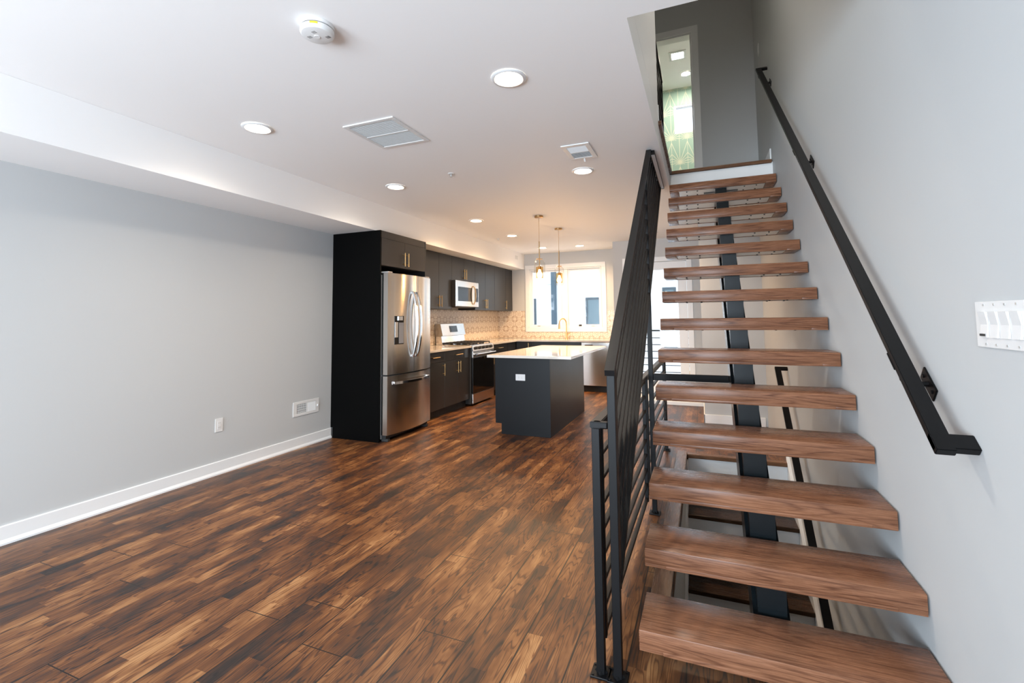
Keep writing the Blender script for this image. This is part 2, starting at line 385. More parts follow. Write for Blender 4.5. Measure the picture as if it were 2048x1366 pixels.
struct(box(-2.599, XR-.001, 6.28, 8.49, ZL+.001, ZL+.012).out('floor_bedroom_bounce', plain('pale_bounce_floor', (.62, .60, .56), .95)))  # unseen pale layer, added to bounce light onto the bedroom ceiling
struct(box(OX-.02, XR-.008, OY1-.03, OY1+.048, ZL-.032, ZL+.002, .008).out('trim_5', m_nosing), 'wood nosing of the upper landing', 'nosing')
struct(box(OX-.03, OX+.024, 3.702, OY1-.031, ZL-.032, ZL+.002, .006).out('trim_6', m_nosing_y), 'wood nosing along the upper stair opening', 'nosing')
struct(box(OX+.001, XR-.001, OY1-.012, OY1-.001, ZC+.002, ZL-.034, .002).out('trim_7', m_trim), 'white riser board below the upper landing', 'riser')
struct(box(XR-.014, XR-.001, 5.14, 6.148, ZL+.001, ZL+.13, .003).out('baseboard_upper_right', m_trim), 'white baseboard end above the upper landing', 'baseboard')
struct(box(OX-.12, OX+.006, 3.701, 3.715, ZL+.003, ZL+.13, .003).out('baseboard_upper_left', m_trim), 'white baseboard end at the upper wall corner', 'baseboard')
struct(box(XL+.001, XL+.007, 5.169, YB-.001, .925, 1.486).out('trim_8', m_bg_x), 'patterned tile backsplash on the left kitchen wall', 'backsplash')
t = MB(); t.box(XL+.008, -3.37, YB-.007, YB-.001, .925, 1.486); t.box(-3.37, -1.69, YB-.007, YB-.001, .925, 1.055); t.box(-1.69, -1.412, YB-.007, YB-.001, .925, 1.466)
struct(t.out('trim_9', m_bg_y), 'patterned tile backsplash around the kitchen window', 'backsplash')

# ------------------------------------------------------------------ windows and doors
def frame_y(mb, x0, x1, z0, z1, wd, y0, y1, bev=.002):
    mb.box(x0, x1, y0, y1, z1-wd, z1, bev); mb.box(x0, x1, y0, y1, z0, z0+wd, bev)
    mb.box(x0, x0+wd, y0, y1, z0+wd, z1-wd, bev); mb.box(x1-wd, x1, y0, y1, z0+wd, z1-wd, bev); return mb
w1 = struct(thing('window_1', (-2.53, YB, 1.06), 'white double casement window over the sink', 'window'))
frame_y(MB(), -3.355, -1.695, 1.058, 2.415, .085, YB-.018, YB-.0005, .003).out('casing', m_trim, w1)
frame_y(MB(), wx0+.001, wx1-.001, wz0+.001, wz1-.001, .022, YB+.001, YB+.135).out('jamb', m_trim, w1)
box(-2.585, -2.465, YB+.02, YB+.11, wz0+.024, wz1-.024, .004).out('mullion', m_trim, w1)
for a, b2 in ((wx0+.024, -2.586), (-2.464, wx1-.024)):
    s_ = frame_y(MB(), a, b2, wz0+.024, wz1-.024, .036, YB+.05, YB+.10, .004).out('sash', m_trim, w1)
    box(a+.037, b2-.037, YB+.072, YB+.078, wz0+.061, wz1-.061).out('pane', m_glass, s_)
    xm = a+.16 if a < -3 else b2-.17
    k = MB(); k.box(xm-.035, xm+.035, YB+.03, YB+.049, wz0+.03, wz0+.05, .004); k.bar((xm-.02, YB+.03, wz0+.046), (xm+.045, YB+.018, wz0+.04), .012, .008, wdir=(0, 0, 1)); k.out('crank', m_plastic, s_)
box(-2.255, -2.20, YB+.02, YB+.049, wz0+.028, wz0+.062, .006).out('latch', m_slot, w1)

d1 = struct(thing('door_1', (-.69, YD, .06), 'cream glazed door to the balcony', 'door'))
d = MB(); d.box(dx1, dx1+.085, YD-.018, YD-.001, .056, dz1+.08, .003); d.box(dx0-.085, dx0, YD-.018, YD-.001, .056, dz1+.08, .003); d.box(dx0, dx1, YD-.018, YD-.001, dz1, dz1+.08, .003); d.out('casing', m_trim, d1)
leaf = frame_y(MB(), dx0+.004, dx1-.004, .068, dz1-.004, .135, YD+.002, YD+.045, .003); leaf.box(dx0+.139, dx1-.139, YD+.002, YD+.045, .203, .335, .003)
leaf = leaf.out('leaf', m_trim, d1)
box(dx0+.14, dx1-.14, YD+.02, YD+.026, .336, dz1-.14).out('pane', m_glass, leaf)
box(dx0+.006, dx1-.006, YD+.006, YD+.04, .0565, .067).out('sweep', m_slot, leaf)
for z in (.35, 1.15, 1.95): box(dx1-.006, dx1+.004, YD-.006, YD+.0015, z, z+.1).out('hinge', m_bronze, d1)
d2 = struct(thing('door_2', (-.42, 6.15, ZL), 'white cased doorway at the head of the stairs', 'doorway'))
d = MB(); d.box(ux1, ux1+.08, 6.13, 6.149, ZL+.002, uz+.08, .003); d.box(ux0-.08, ux0, 6.13, 6.149, ZL+.002, uz+.08, .003); d.box(ux0, ux1, 6.13, 6.149, uz, uz+.08, .003); d.out('casing', m_trim, d2)
d = MB(); d.box(ux1-.018, ux1-.001, 6.15, 6.27, ZL+.002, uz-.018); d.box(ux0+.001, ux0+.018, 6.15, 6.27, ZL+.002, uz-.018); d.box(ux0+.001, ux1-.001, 6.15, 6.27, uz-.018, uz-.001); d.out('jamb', m_trim, d2)
w2 = struct(thing('window_2', (0, 8.5, 4.53), 'small white window in the wallpapered wall', 'window'))
frame_y(MB(), bx0+.001, bx1-.001, bz0+.001, bz1-.001, .035, 8.505, 8.6).out('frame', m_trim, w2)
box(bx0+.036, bx1-.036, 8.56, 8.566, bz0+.036, bz1-.036).out('pane', m_glass, w2)

# ------------------------------------------------------------------ main staircase
XT0, XT1, Y0, RUN, RISE, Z1, TH, DEP = -.258, .6827, 1.8456, .23183, .19, .18, .0754, .2582
st = thing('staircase', (.21, 2.0, 0), 'floating staircase of brown oak treads on one black steel stringer', 'staircase')
def tr_z(k): return Z1+k*RISE
for k in range(14):
    y, z = Y0+k*RUN, tr_z(k)
    t = MB(); t.box(XT0, XT1, y, y+DEP, z-TH+.012, z, .0035)
    # rim on the underside around the steel plate
    t.box(XT0, XT0+.085, y+.0035, y+DEP-.0035, z-TH, z-TH+.016, .002); t.box(XT1-.085, XT1, y+.0035, y+DEP-.0035, z-TH, z-TH+.016, .002)
    t.box(XT0+.084, XT1-.084, y+.0005, y+.03, z-TH, z-TH+.016, .002); t.box(XT0+.084, XT1-.084, y+DEP-.03, y+DEP-.0005, z-TH, z-TH+.016, .002)
    tr = t.out('tread', m_tread, st, True)
    p = MB(); p.box(XT0+.088, XT1-.088, y+.033, y+DEP-.033, z-TH+.002, z-TH+.0115)
    p.out('mounting_plate', m_plate, tr)
    for bx in (XT0+.16, -.0, .42, XT1-.16):
        for by in (y+.06, y+DEP-.06): MB().cyl((bx, by, z-TH-.004), (bx, by, z-TH+.003), .006, 8).out('bolt', m_slot, tr)
    if k in (6, 7, 8, 9, 10, 11, 12):
        lb = box(XT0+.008, XT0+.075, y+.03, y+.12, z-TH-.0012, z-TH-.0002).out('label_sticker', m_label, tr); lb['label'] = 'pale paper sticker'
# stringer: sloping box tube under the treads, standing on the floor at the hole's edge
sl = RISE/RUN
def s_top(y): return (y-(Y0+RUN+DEP))*sl + tr_z(1)-TH-.002
hgt = .21
pts = [(2.0, .0005), (2.0, max(.02, s_top(2.0))), (2.06, s_top(2.06)), (5.0, s_top(5.0)), (OY1-.013, s_top(OY1-.013)), (OY1-.013, s_top(OY1-.013)-.26), (4.9, s_top(4.9)-.26), (2.29, .0005)]
MB().prism(pts, .148, .277, 'x', .006).out('stringer', m_string, st)
for k in range(14):
    y, z = Y0+k*RUN, tr_z(k)
    yb = y+.05; a = max(s_top(yb), .001); zt = z-TH+.001
    if zt-a > .004: MB().prism([(yb, zt), (y+DEP-.02, zt), (y+DEP-.02, s_top(y+DEP-.02)-.004), (yb, a-.004 if a > .01 else .001)], .162, .263, 'x').out('bracket', m_string, st)
lp = MB(); lp.box(.06, .37, 5.02, OY1-.014, ZC-.001, tr_z(13)-TH-.003); lp.out('landing_bracket', m_string, st)

# ------------------------------------------------------------------ raking stair railing
rg = thing('stair_railing', (-.33, 1.79, 0), 'black steel raking railing on the open side of the stairs', 'railing')
SR = .775
def rz(y): return 1.132+(y-1.79)*SR          # top of the top rail
def xr(y): return -.333-(y-1.79)*.0065
yt = 1.79+(ZC-.004-1.132)/SR
yb0, zb0 = 2.0-.17, .41-.17*SR
def bz(y): return zb0+(y-yb0)*.768
ye = yb0+(ZC-.004-zb0)/.768
# top rail: end cap square to the slope
q = MB(); n_ = Vector((0, -SR, 1)).normalized()
q.prism([(1.79, 1.132), (1.797, 1.110), (yt+.03, ZC-.004), (yt, ZC-.004)], xr(1.8)-.019, xr(1.8)+.019, 'x')
for v in q.b.verts: v.co.x += xr(v.co.y)-xr(1.8)
q.out('top_rail', m_black, rg)
box(xr(1.83)-.0155, xr(1.83)+.0155, 1.812, 1.843, .008, rz(1.82)-.024, .002).out('post', m_black, rg)
bp = MB(); bp.box(xr(1.83)-.036, xr(1.83)+.036, 1.79, 1.865, .0005, .008, .002)
for sx in (-1, 1):
    for sy in (-1, 1): bp.cyl((xr(1.83)+.027*sx, 1.8275+.028*sy, .0075), (xr(1.83)+.027*sx, 1.8275+.028*sy, .012), .005, 8)
bp.cyl((xr(1.83), 1.8275, .007), (xr(1.83), 1.8275, .018), .026, 4, .018)
bp.out('foot_plate', m_black, rg)
YM = 3.39
box(xr(YM)-.0155, xr(YM)+.0155, YM-.0155, YM+.0155, .008, rz(YM)-.026, .002).out('post', m_black, rg)
bp = MB(); bp.box(xr(YM)-.036, xr(YM)+.036, YM-.036, YM+.036, .0005, .008, .002); bp.cyl((xr(YM), YM, .007), (xr(YM), YM, .018), .026, 4, .018); bp.out('foot_plate', m_black, rg)
box(xr(YM)+.016, .1475, YM-.013, YM+.013, .897, .943, .002).out('tie_bar', m_black, rg)
# panel of raking bars
def rake(name, off0, w, h):
    """bar parallel to the rails at fraction off0 between the top (0) and bottom (1) rail, clipped by the ceiling and the end bar"""
    ya = yb0+.02
    za = lambda y: (1-off0)*(rz(y)-.03)+off0*(bz(y)+.02)
    yz = ya
    while za(yz) < ZC-.032 and yz < ye-.02: yz += .01
    xm = xr
    MB().bar((xm(ya), ya, za(ya)), (xm(yz), yz, za(yz)), w, h, .002).out(name, m_black, rg)
rake('bottom_rail', 1.0, .03, .03)
for i in range(1, 8): rake('bar', i/8, .017, .015)
box(xr(1.87)-.0125, xr(1.87)+.0125, 1.858, 1.883, bz(1.87)+.0, rz(1.87)-.024, .002).out('end_bar', m_black, rg)
q = MB(); q.box(xr(yt)-.0145, xr(yt)+.042, yt+.031, ye, ZC-.022, ZC-.001, .002)
for v in q.b.verts: v.co.x += xr(v.co.y)-xr(yt)
eb = q.out('ceiling_bar', m_black, rg)
q = MB(); q.box(xr(yt)+.012, xr(yt)+.040, yt+.08, ye-.04, ZC-.0232, ZC-.0223)
for v in q.b.verts: v.co.x += xr(v.co.y)-xr(yt)
lb = q.out('label_sticker', m_label, eb)
lb['label'] = 'pale printed label'

# ------------------------------------------------------------------ level guardrail round the hole
gr = thing('floor_guardrail', (-.39, 1.83, 0), 'black steel level guardrail along the stair hole', 'railing')
GY0, GY1 = 1.83, 5.0
def gx(y): return -.397+(y-1.83)*.007
def foot(y):
    q = MB(); q.box(gx(y)-.036, gx(y)+.036, y-.036, y+.036, .0005, .008, .002); q.cyl((gx(y), y, .007), (gx(y), y, .018), .026, 4, .018)
    for sx in (-1, 1):
        for sy in (-1, 1): q.cyl((gx(y)+.027*sx, y+.027*sy, .0075), (gx(y)+.027*sx, y+.027*sy, .012), .005, 8)
    q.out('foot_plate', m_black, gr)
for y in (GY0, GY1):
    box(gx(y)-.0155, gx(y)+.0155, y-.0155, y+.0155, .008, .905, .002).out('post', m_black, gr); foot(y)
q = MB(); q.bar((gx(GY0-.016), GY0-.016, .918), (gx(GY1+.016), GY1+.016, .918), .042, .026, .003); q.box(gx(GY0)-.012, xr(1.83)-.0165, GY0-.016, GY0+.012, .905, .931, .005); q.out('top_rail', m_black, gr)
for y in (GY0+.065, 3.33, 3.46, GY1-.065): box(gx(y)-.012, gx(y)+.012, y-.0125, y+.0125, .095, .904, .002).out('end_bar', m_black, gr)
for ya, yb_ in ((GY0+.078, 3.317), (3.473, GY1-.078)):
    for i in range(9):
        z = .115+i*.0965
        MB().bar((gx(ya), ya, z), (gx(yb_), yb_, z), .022, .016, .002).out('bar', m_black, gr)

# ------------------------------------------------------------------ wall handrails
hr = thing('wall_handrail', (.62, 1.72, 0), 'black flat steel handrail on the right wall above the stairs', 'handrail')
hs = .822
def hz(y): return .955+(y-1.68)*hs
hx = .612
q = MB(); q.bar((hx, 1.672, hz(1.672)), (hx, 5.16, hz(5.16)), .046, .024, .002); q.out('rail', m_black, hr)
q = MB(); q.bar((hx-.023, 1.697, hz(1.697)), (XR-.0005, 1.697, hz(1.697)), .05, .024, .002, (0, 1, hs)); q.out('lower_return', m_black, hr)
q = MB(); q.bar((hx-.023, 5.14, hz(5.14)), (XR-.0005, 5.14, hz(5.14)), .046, .024, .002, (0, 1, hs)); q.out('upper_return', m_black, hr)
for y in (1.965, 3.44, 4.97):
    q = MB(); z = hz(y)-.088
    q.bar((XR-.003, y-.042, z-.042*hs), (XR-.003, y+.042, z+.042*hs), .006, .052, .002)
    q.tube([(XR-.006, y, z), (hx+.03, y, z-.004), (hx+.006, y, z+.012), (hx, y, z+.05), (hx, y, z+.08)], .009, 10)
    q.bar((hx, y-.03, hz(y-.03)-.016), (hx, y+.03, hz(y+.03)-.016), .05, .006, .001)
    for s_ in (-1, 1): q.cyl((XR-.004, y+.028*s_, z+.028*s_*hs), (XR-.010, y+.028*s_, z+.028*s_*hs), .006, 8)
    q.out('bracket', m_black, hr)
lh = thing('lower_handrail', (.62, 4.8, .8), 'black flat steel handrail on the wall of the lower stair', 'handrail')
lz = lambda y: .862+(y-4.82)*.862
MB().bar((.612, 4.82, lz(4.82)), (.612, 2.2, lz(2.2)), .046, .024, .002).out('rail', m_black, lh)
MB().bar((.589, 4.815, lz(4.815)), (XR-.0005, 4.815, lz(4.815)), .03, .024, .002, (0, 1, .86)).out('upper_return', m_black, lh)
for y in (3.9, 2.35):
    q = MB(); z = lz(y); q.box(XR-.006, XR-.0005, y-.025, y+.025, z-.08, z+.01, .002); q.cyl((XR-.006, y, z-.035), (.612, y, z-.035), .008, 8); q.cyl((.612, y, z-.038), (.612, y, z-.012), .008, 8); q.out('bracket', m_black, lh)

# ------------------------------------------------------------------ lower staircase
ls = thing('lower_staircase', (.24, HY1, 0), 'dark oak and white riser staircase going down below the floating stairs', 'staircase')
for k in range(1, 13):
    yn, z = YN-.012-k*.2355, -k*.19
    if yn < 1.35: break
    box(HX+.022, .664, yn, yn+.275, z-.034, z, .006).out('tread', m_dark_tread, ls)
for k in range(0, 12):
    yn, z = YN-.012-k*.2355, -k*.19
    if yn < 1.5: break
    box(HX+.022, .664, yn+.026, yn+.038, z-.19+.0005, z-.0345).out('riser', m_trim, ls)
sk = [(HY1+.02, .06), (HY1+.02, -.3), (1.5, -.3-(HY1+.02-1.5)*.807), (1.5, .06-(HY1+.02-1.5)*.807)]
MB().prism(sk, .6645, XR-.0005, 'x').out('skirtboard', m_trim, ls)
sk = [(HY1-.02, -.05), (HY1-.02, -.4), (1.5, -.4-(HY1-.02-1.5)*.807), (1.5, .05-(HY1-.02-1.5)*.807), (HY1-.14, -.05)]
MB().prism(sk, HX+.0005, HX+.0215, 'x').out('skirtboard', m_trim, ls)

# ------------------------------------------------------------------ upper guard
ug = thing('upper_guardrail', (-.33, 3.75, ZL), 'black steel guardrail of the upper hall seen through the stair opening', 'railing')
ux = OX-.055
for y in (3.76, 5.02): box(ux-.016, ux+.016, y-.016, y+.016, ZL+.003, 3.80, .002).out('post', m_black, ug)
box(ux-.02, ux+.02, 3.73, 5.04, 3.801, 3.825, .003).out('top_rail', m_black, ug)
for i in range(8): box(ux-.01, ux+.01, 3.777, 5.003, ZL+.11+i*.105, ZL+.126+i*.105).out('bar', m_black, ug)

# ------------------------------------------------------------------ cabinets
def hbar(p, q, nrm, off=.032, r=.0058):
    p, q, n = Vector(p), Vector(q), Vector(nrm); m = MB(); a, c = p+n*off, q+n*off; m.cyl(a, c, r, 10)
    for t in (.16, .84): s0 = p.lerp(q, t); m.cyl(s0+n*.0005, s0+n*off, r*.8, 8)
    return m
def xdoor(par, name, xf, y0, y1, z0, z1, hp=None, g=.0018):
    d = box(xf-.019, xf, y0+g, y1-g, z0+g, z1-g, .0015).out(name, m_cab, par)
    if hp:
        a, c = hp; h = hbar((xf, *a), (xf, *c), (1, 0, 0)).out('handle', m_brass, d, True); h['label'] = 'brass bar handle'
    return d
# tall fridge surround
fc = thing('fridge_cabinet', (-3.64, 4.7, 0), 'tall charcoal cabinet surround with two doors over the refrigerator', 'cabinet')
FX = -3.30
MB().prism([(XL+.03, .0005), (FX, .0005), (FX, ZS-.002), (XL+.001, ZS-.002), (XL+.001, .118), (XL+.03, .118)], 4.236, 4.256, 'y', .001).out('side_panel', m_panel, fc)
box(XL+.001, FX, 5.147, 5.167, .0005, ZS-.002, .001).out('side_panel', m_cab, fc)
box(XL+.001, FX-.022, 4.257, 5.146, 1.945, ZS-.002).out('body', m_cab, fc)
box(FX-.02, FX-.003, 4.257, 5.146, 2.256, ZS-.002, .001).out('filler_strip', m_cab, fc)
for a, b2, hy in ((4.257, 4.702, 4.665), (4.702, 5.146, 4.739)): xdoor(fc, 'door', FX, a, b2, 1.945, 2.255, ((hy, 1.968), (hy, 2.13)))
# wall cabinets
UX, UZ = -3.64, 1.488
def upper(label, y0, y1, splits, z0, hands):
    u = thing('wall_cabinet', (-3.8, (y0+y1)/2, z0), label, 'cabinet', 'charcoal wall cabinets over the backsplash')
    box(XL+.001, UX-.021, y0+.0005, y1-.0005, z0, ZS-.002).out('body', m_cab, u)
    for (a, b2), h in zip(splits, hands):
        xdoor(u, 'door', UX, a, b2, z0, ZS-.004, ((h, z0+.03), (h, z0+.20)) if h else None)
    return u
upper('narrow charcoal wall cabinet mostly hidden behind the refrigerator surround', 5.168, 5.66, [(5.168, 5.66)], UZ, [None])
upper('two-door charcoal wall cabinet between refrigerator and microwave', 5.66, 6.45, [(5.66, 6.055), (6.055, 6.45)], UZ, [6.02, 6.09])
upper('short two-door charcoal cabinet above the microwave', 6.45, 7.262, [(6.45, 6.856), (6.856, 7.262)], 1.952, [6.822, 6.89])
upper('two-door charcoal wall cabinet just right of the microwave', 7.262, 8.09, [(7.262, 7.676), (7.676, 8.09)], UZ, [7.642, 7.71])
u = upper('last charcoal wall cabinet next to the kitchen window wall', 8.09, 8.98, [(8.09, 8.64)], UZ, [8.60])
box(UX-.019, UX, 8.643, 8.979, UZ+.002, ZS-.006, .001).out('filler_panel', m_cab, u)
# base cabinets on the left wall
BX, TOE = -3.335, .115
def base(label, y0, y1, name='base_cabinet'):
    u = thing(name, (-3.65, (y0+y1)/2, 0), label, 'cabinet', 'charcoal base cabinets')
    m = MB(); m.box(XL+.001, BX-.021, y0+.0005, y1-.0005, TOE, .89); m.out('body', m_cab, u)
    box(XL+.001, BX-.075, y0+.0005, y1-.0005, .0005, TOE-.0005).out('toe_kick', m_toe, u)
    return u
u = base('charcoal base cabinet with one drawer and door beside the refrigerator', 5.169, 5.70)
xdoor(u, 'drawer', BX, 5.169, 5.70, .748, .887, ((5.35, .818), (5.53, .818)))
xdoor(u, 'door', BX, 5.169, 5.70, TOE, .745, ((5.655, .56), (5.655, .72)))
u = base('charcoal base cabinet with a wide drawer just left of the range', 5.70, 6.455)
xdoor(u, 'drawer', BX, 5.70, 6.455, .748, .887, ((5.98, .818), (6.18, .818)))
xdoor(u, 'door', BX, 5.70, 6.078, TOE, .745, ((6.045, .56), (6.045, .72)))
xdoor(u, 'door', BX, 6.078, 6.455, TOE, .745, ((6.112, .56), (6.112, .72)))
u = base('charcoal base cabinet just right of the range', 7.25, 8.36)
xdoor(u, 'drawer', BX, 7.25, 7.98, .748, .887, ((7.52, .818), (7.70, .818)))
xdoor(u, 'door', BX, 7.25, 7.98, TOE, .745, ((7.30, .56), (7.30, .72)))
box(BX-.019, BX, 7.984, 8.378, TOE, .887).out('filler_panel', m_cab, u)
# sink run under the window
BY = 8.40
u = thing('sink_cabinet', (-2.7, 8.7, 0), 'charcoal sink base cabinet below the kitchen window', 'cabinet', 'charcoal base cabinets')
m = MB(); m.box(XL+.002, -2.06, BY+.021, YB-.002, TOE, .89); m.out('body', m_cab, u)
box(XL+.002, -2.06, BY+.075, YB-.002, .0005, TOE-.0005).out('toe_kick', m_toe, u)
def ydoor(par, name, x0, x1, z0, z1, hp=None):
    d = box(x0+.0018, x1-.0018, BY, BY+.019, z0+.0018, z1-.0018, .0015).out(name, m_cab, par)
    if hp: h = hbar((hp[0][0], BY, hp[0][1]), (hp[1][0], BY, hp[1][1]), (0, -1, 0)).out('handle', m_brass, d, True); h['label'] = 'brass bar handle'
ydoor(u, 'door', -3.33, -3.03, TOE, .887, ((-3.075, .70), (-3.075, .868)))
ydoor(u, 'door', -3.03, -2.54, TOE, .745, ((-2.58, .56), (-2.58, .72)))
ydoor(u, 'door', -2.54, -2.06, TOE, .745, ((-2.50, .56), (-2.50, .72)))
ydoor(u, 'false_front', -3.03, -2.06, .748, .887)
# dishwasher
dw = thing('dishwasher', (-1.74, 8.7, 0), 'stainless steel dishwasher at the right end of the sink run', 'dishwasher')
box(-2.057, -1.445, BY+.03, YB-.003, .11, .889).out('body', m_grey_side, dw)
dd = box(-2.055, -1.447, BY-.02, BY+.029, .112, .885, .006).out('door', m_steel, dw)
box(-1.99, -1.84, BY-.0235, BY-.0205, .815, .845, .004).out('handle_pocket', m_slot, dd)
box(-2.055, -1.447, BY+.04, YB-.003, .0005, .109).out('toe_kick', m_toe, dw)
box(-1.444, -1.413, BY, YB-.002, .0005, .889, .001).out('end_panel', m_cab, dw)
# counters
tag(box(XL+.008, -3.30, 5.168, 6.4575, .891, .922, .003).out('countertop', m_quartz), 'short pale quartz countertop between refrigerator and range', 'countertop', 'kitchen countertops')
tag(MB().prism([(XL+.008, 7.2475), (-3.30, 7.2475), (-3.30, 8.365), (-1.413, 8.365), (-1.413, YB-.008), (XL+.008, YB-.008)], .891, .922, 'z', .003).out('countertop', m_quartz), 'L-shaped pale quartz countertop running under the kitchen window', 'countertop', 'kitchen countertops')
# faucet
fa = thing('faucet', (-2.46, 8.86, .922), 'brass gooseneck kitchen faucet in front of the window', 'faucet')
q = MB(); q.cyl((-2.46, 8.86, .9225), (-2.46, 8.86, .935), .028, 20); q.cyl((-2.46, 8.86, .935), (-2.46, 8.86, 1.05), .019, 16); q.out('base', m_brass, fa, True)
pp = [(-2.46, 8.86, 1.04), (-2.46, 8.86, 1.22)]+[(-2.46-.075*(1-math.cos(a))*.75, 8.86-.075*(1-math.cos(a))*.66, 1.22+.10*math.sin(a)) for a in [i*PI/10 for i in range(1, 11)]]
MB().tube(pp, .0115, 12).out('spout', m_brass, fa, True)
e_ = Vector(pp[-1]); MB().cyl(e_+Vector((0, 0, .005)), e_+Vector((-.004, -.003, -.10)), .014, 14, .018).out('spray_head', m_brass, fa, True)
MB().cyl((-2.445, 8.85, 1.01), (-2.375, 8.83, 1.045), .007, 10).out('lever', m_brass, fa, True)

# ------------------------------------------------------------------ refrigerator
rf = thing('refrigerator', (-3.55, 4.70, 0), 'stainless steel french-door refrigerator with dispenser and bottom freezer', 'refrigerator')
ry0, ry1, rx, bulge = 4.268, 5.138, -3.218, .052
def rxf(y):
    t = (y-ry0)/(ry1-ry0)*2-1; return rx+bulge*(1-t*t)
def curved(y0, y1, z0, z1, back=-3.296, n=14):
    pts = [(back, y0)]+[(rxf(y0+(y1-y0)*i/n), y0+(y1-y0)*i/n) for i in range(n+1)]+[(back, y1)]
    return MB().prism(pts, z0, z1, 'z')
box(XL+.04, -3.299, ry0+.004, ry1-.004, .03, 1.835).out('body', m_grey_side, rf)
ym = (ry0+ry1)/2
ld = curved(ry0, ym-.003, .727, 1.855).out('door', m_steel, rf, True); ld['label'] = 'left door with water dispenser'
rd = curved(ym+.003, ry1, .727, 1.855).out('door', m_steel, rf, True); rd['label'] = 'plain right door'
fz = curved(ry0, ry1, .075, .712, n=28).out('freezer_drawer', m_steel, rf, True)
for yy, par in ((ym-.042, ld), (ym+.042, rd)):
    pts = []
    for i in range(17):
        t = i/16; z = .90+t*.76; pts.append((rxf(yy)+.012+.062*math.sin(PI*t)**.75, yy, z))
    q = MB(); q.sweep(pts, .024, .016, (0, 1, 0)); q.box(rxf(yy)-.004, rxf(yy)+.02, yy-.012, yy+.012, .895, .925, .003); q.box(rxf(yy)-.004, rxf(yy)+.02, yy-.012, yy+.012, 1.635, 1.665, .003)
    q.out('handle', m_chrome, par, True)
pts = []
for i in range(21):
    t = i/20; y = ry0+.085+t*(ry1-ry0-.17); pts.append((rxf(y)+.014+.042*math.sin(PI*t)**.6, y, .632))
q = MB(); q.sweep(pts, .028, .016, (0, 0, 1))
for y in (ry0+.095, ry1-.095): q.box(rxf(y)-.006, rxf(y)+.02, y-.012, y+.012, .618, .646, .003)
q.out('handle', m_chrome, fz, True)
# dispenser: framed dark niche in the left door
dy0, dy1 = 4.362, 4.508
dp = MB()
dp.prism([(rxf(dy0)+.003, dy0), (rxf(dy1)+.003, dy1), (rxf(dy1)-.02, dy1), (rxf(dy0)-.02, dy0)], 1.055, 1.375, 'z')
dp = dp.out('dispenser', m_blackglass, ld)
q = MB(); q.prism([(rxf(4.40)+.022, 4.405), (rxf(4.47)+.024, 4.465), (rxf(4.47), 4.465), (rxf(4.40), 4.405)], 1.325, 1.37, 'z'); q.out('spout', m_chrome, dp)
q = MB(); q.prism([(rxf(4.37)+.006, 4.368), (rxf(4.41)+.006, 4.412), (rxf(4.41), 4.412), (rxf(4.37), 4.368)], 1.135, 1.305, 'z'); q.out('lever', m_chrome, dp)
q = MB(); q.prism([(rxf(4.42)+.005, 4.43), (rxf(4.5)+.005, 4.503), (rxf(4.5), 4.503), (rxf(4.42), 4.43)], 1.065, 1.30, 'z'); q.out('niche_panel', m_grey_side, dp)
q = MB()
for a, b2 in ((1.735, 1.755), (1.765, 1.785), (1.705, 1.722)): q.prism([(rxf(5.085)+.0015, 5.07), (rxf(5.105)+.0015, 5.098), (rxf(5.1)-.003, 5.098), (rxf(5.08)-.003, 5.07)], a, b2, 'z')
q.out('sticker', m_slot, rd)
for y in (ry0+.01, ry1-.09):
    q = MB(); q.box(-3.36, rx-.005, y, y+.08, 1.8555, 1.874, .004); q.out('hinge_cap', m_grey_side, rf)
box(-3.33, rx-.03, ry0+.02, ry1-.02, .0305, .073).out('kick_grille', m_toe, rf)
for y in (ry0+.03, ry1-.07): box(-3.32, rx-.01, y, y+.04, .0005, .03, .003).out('foot', m_slot, rf)
for y in (ry0+.03, ry1-.07): box(-3.9, -3.86, y, y+.04, .0005, .0295, .003).out('foot', m_slot, rf)

# ------------------------------------------------------------------ microwave
mw = thing('microwave', (-3.75, 6.856, 1.53), 'stainless over-the-range microwave under the short cabinet', 'microwave')
my0, my1, mx, mz0, mz1 = 6.454, 7.258, -3.57, 1.535, 1.950
box(XL+.008, mx-.022, my0, my1, mz0, mz1-.001).out('body', m_slot, mw)
md = box(mx-.021, mx, my0+.001, my1-.175, mz0+.001, mz1-.002, .004).out('door', m_steel, mw)
box(mx+.0003, mx+.002, my0+.07, my1-.25, mz0+.085, mz1-.10, .0007).out('glass', m_blackglass, md)
q = MB(); q.sweep([(mx+.008+.04*math.sin(PI*i/12)**.7, my1-.21, mz0+.04+i/12*.31) for i in range(13)], .02, .014, (0, 1, 0)); q.out('handle', m_bronze, md, True)
cp = box(mx-.021, mx, my1-.173, my1-.001, mz0+.001, mz1-.002, .003).out('control_panel', m_steel, mw)
box(mx+.0003, mx+.002, my1-.15, my1-.02, mz0+.085, mz1-.10, .0007).out('keypad', m_blackglass, cp)
box(XL+.05, mx-.03, my0+.04, my1-.04, mz0-.014, mz0-.0005).out('vent_grille', m_iron, mw)

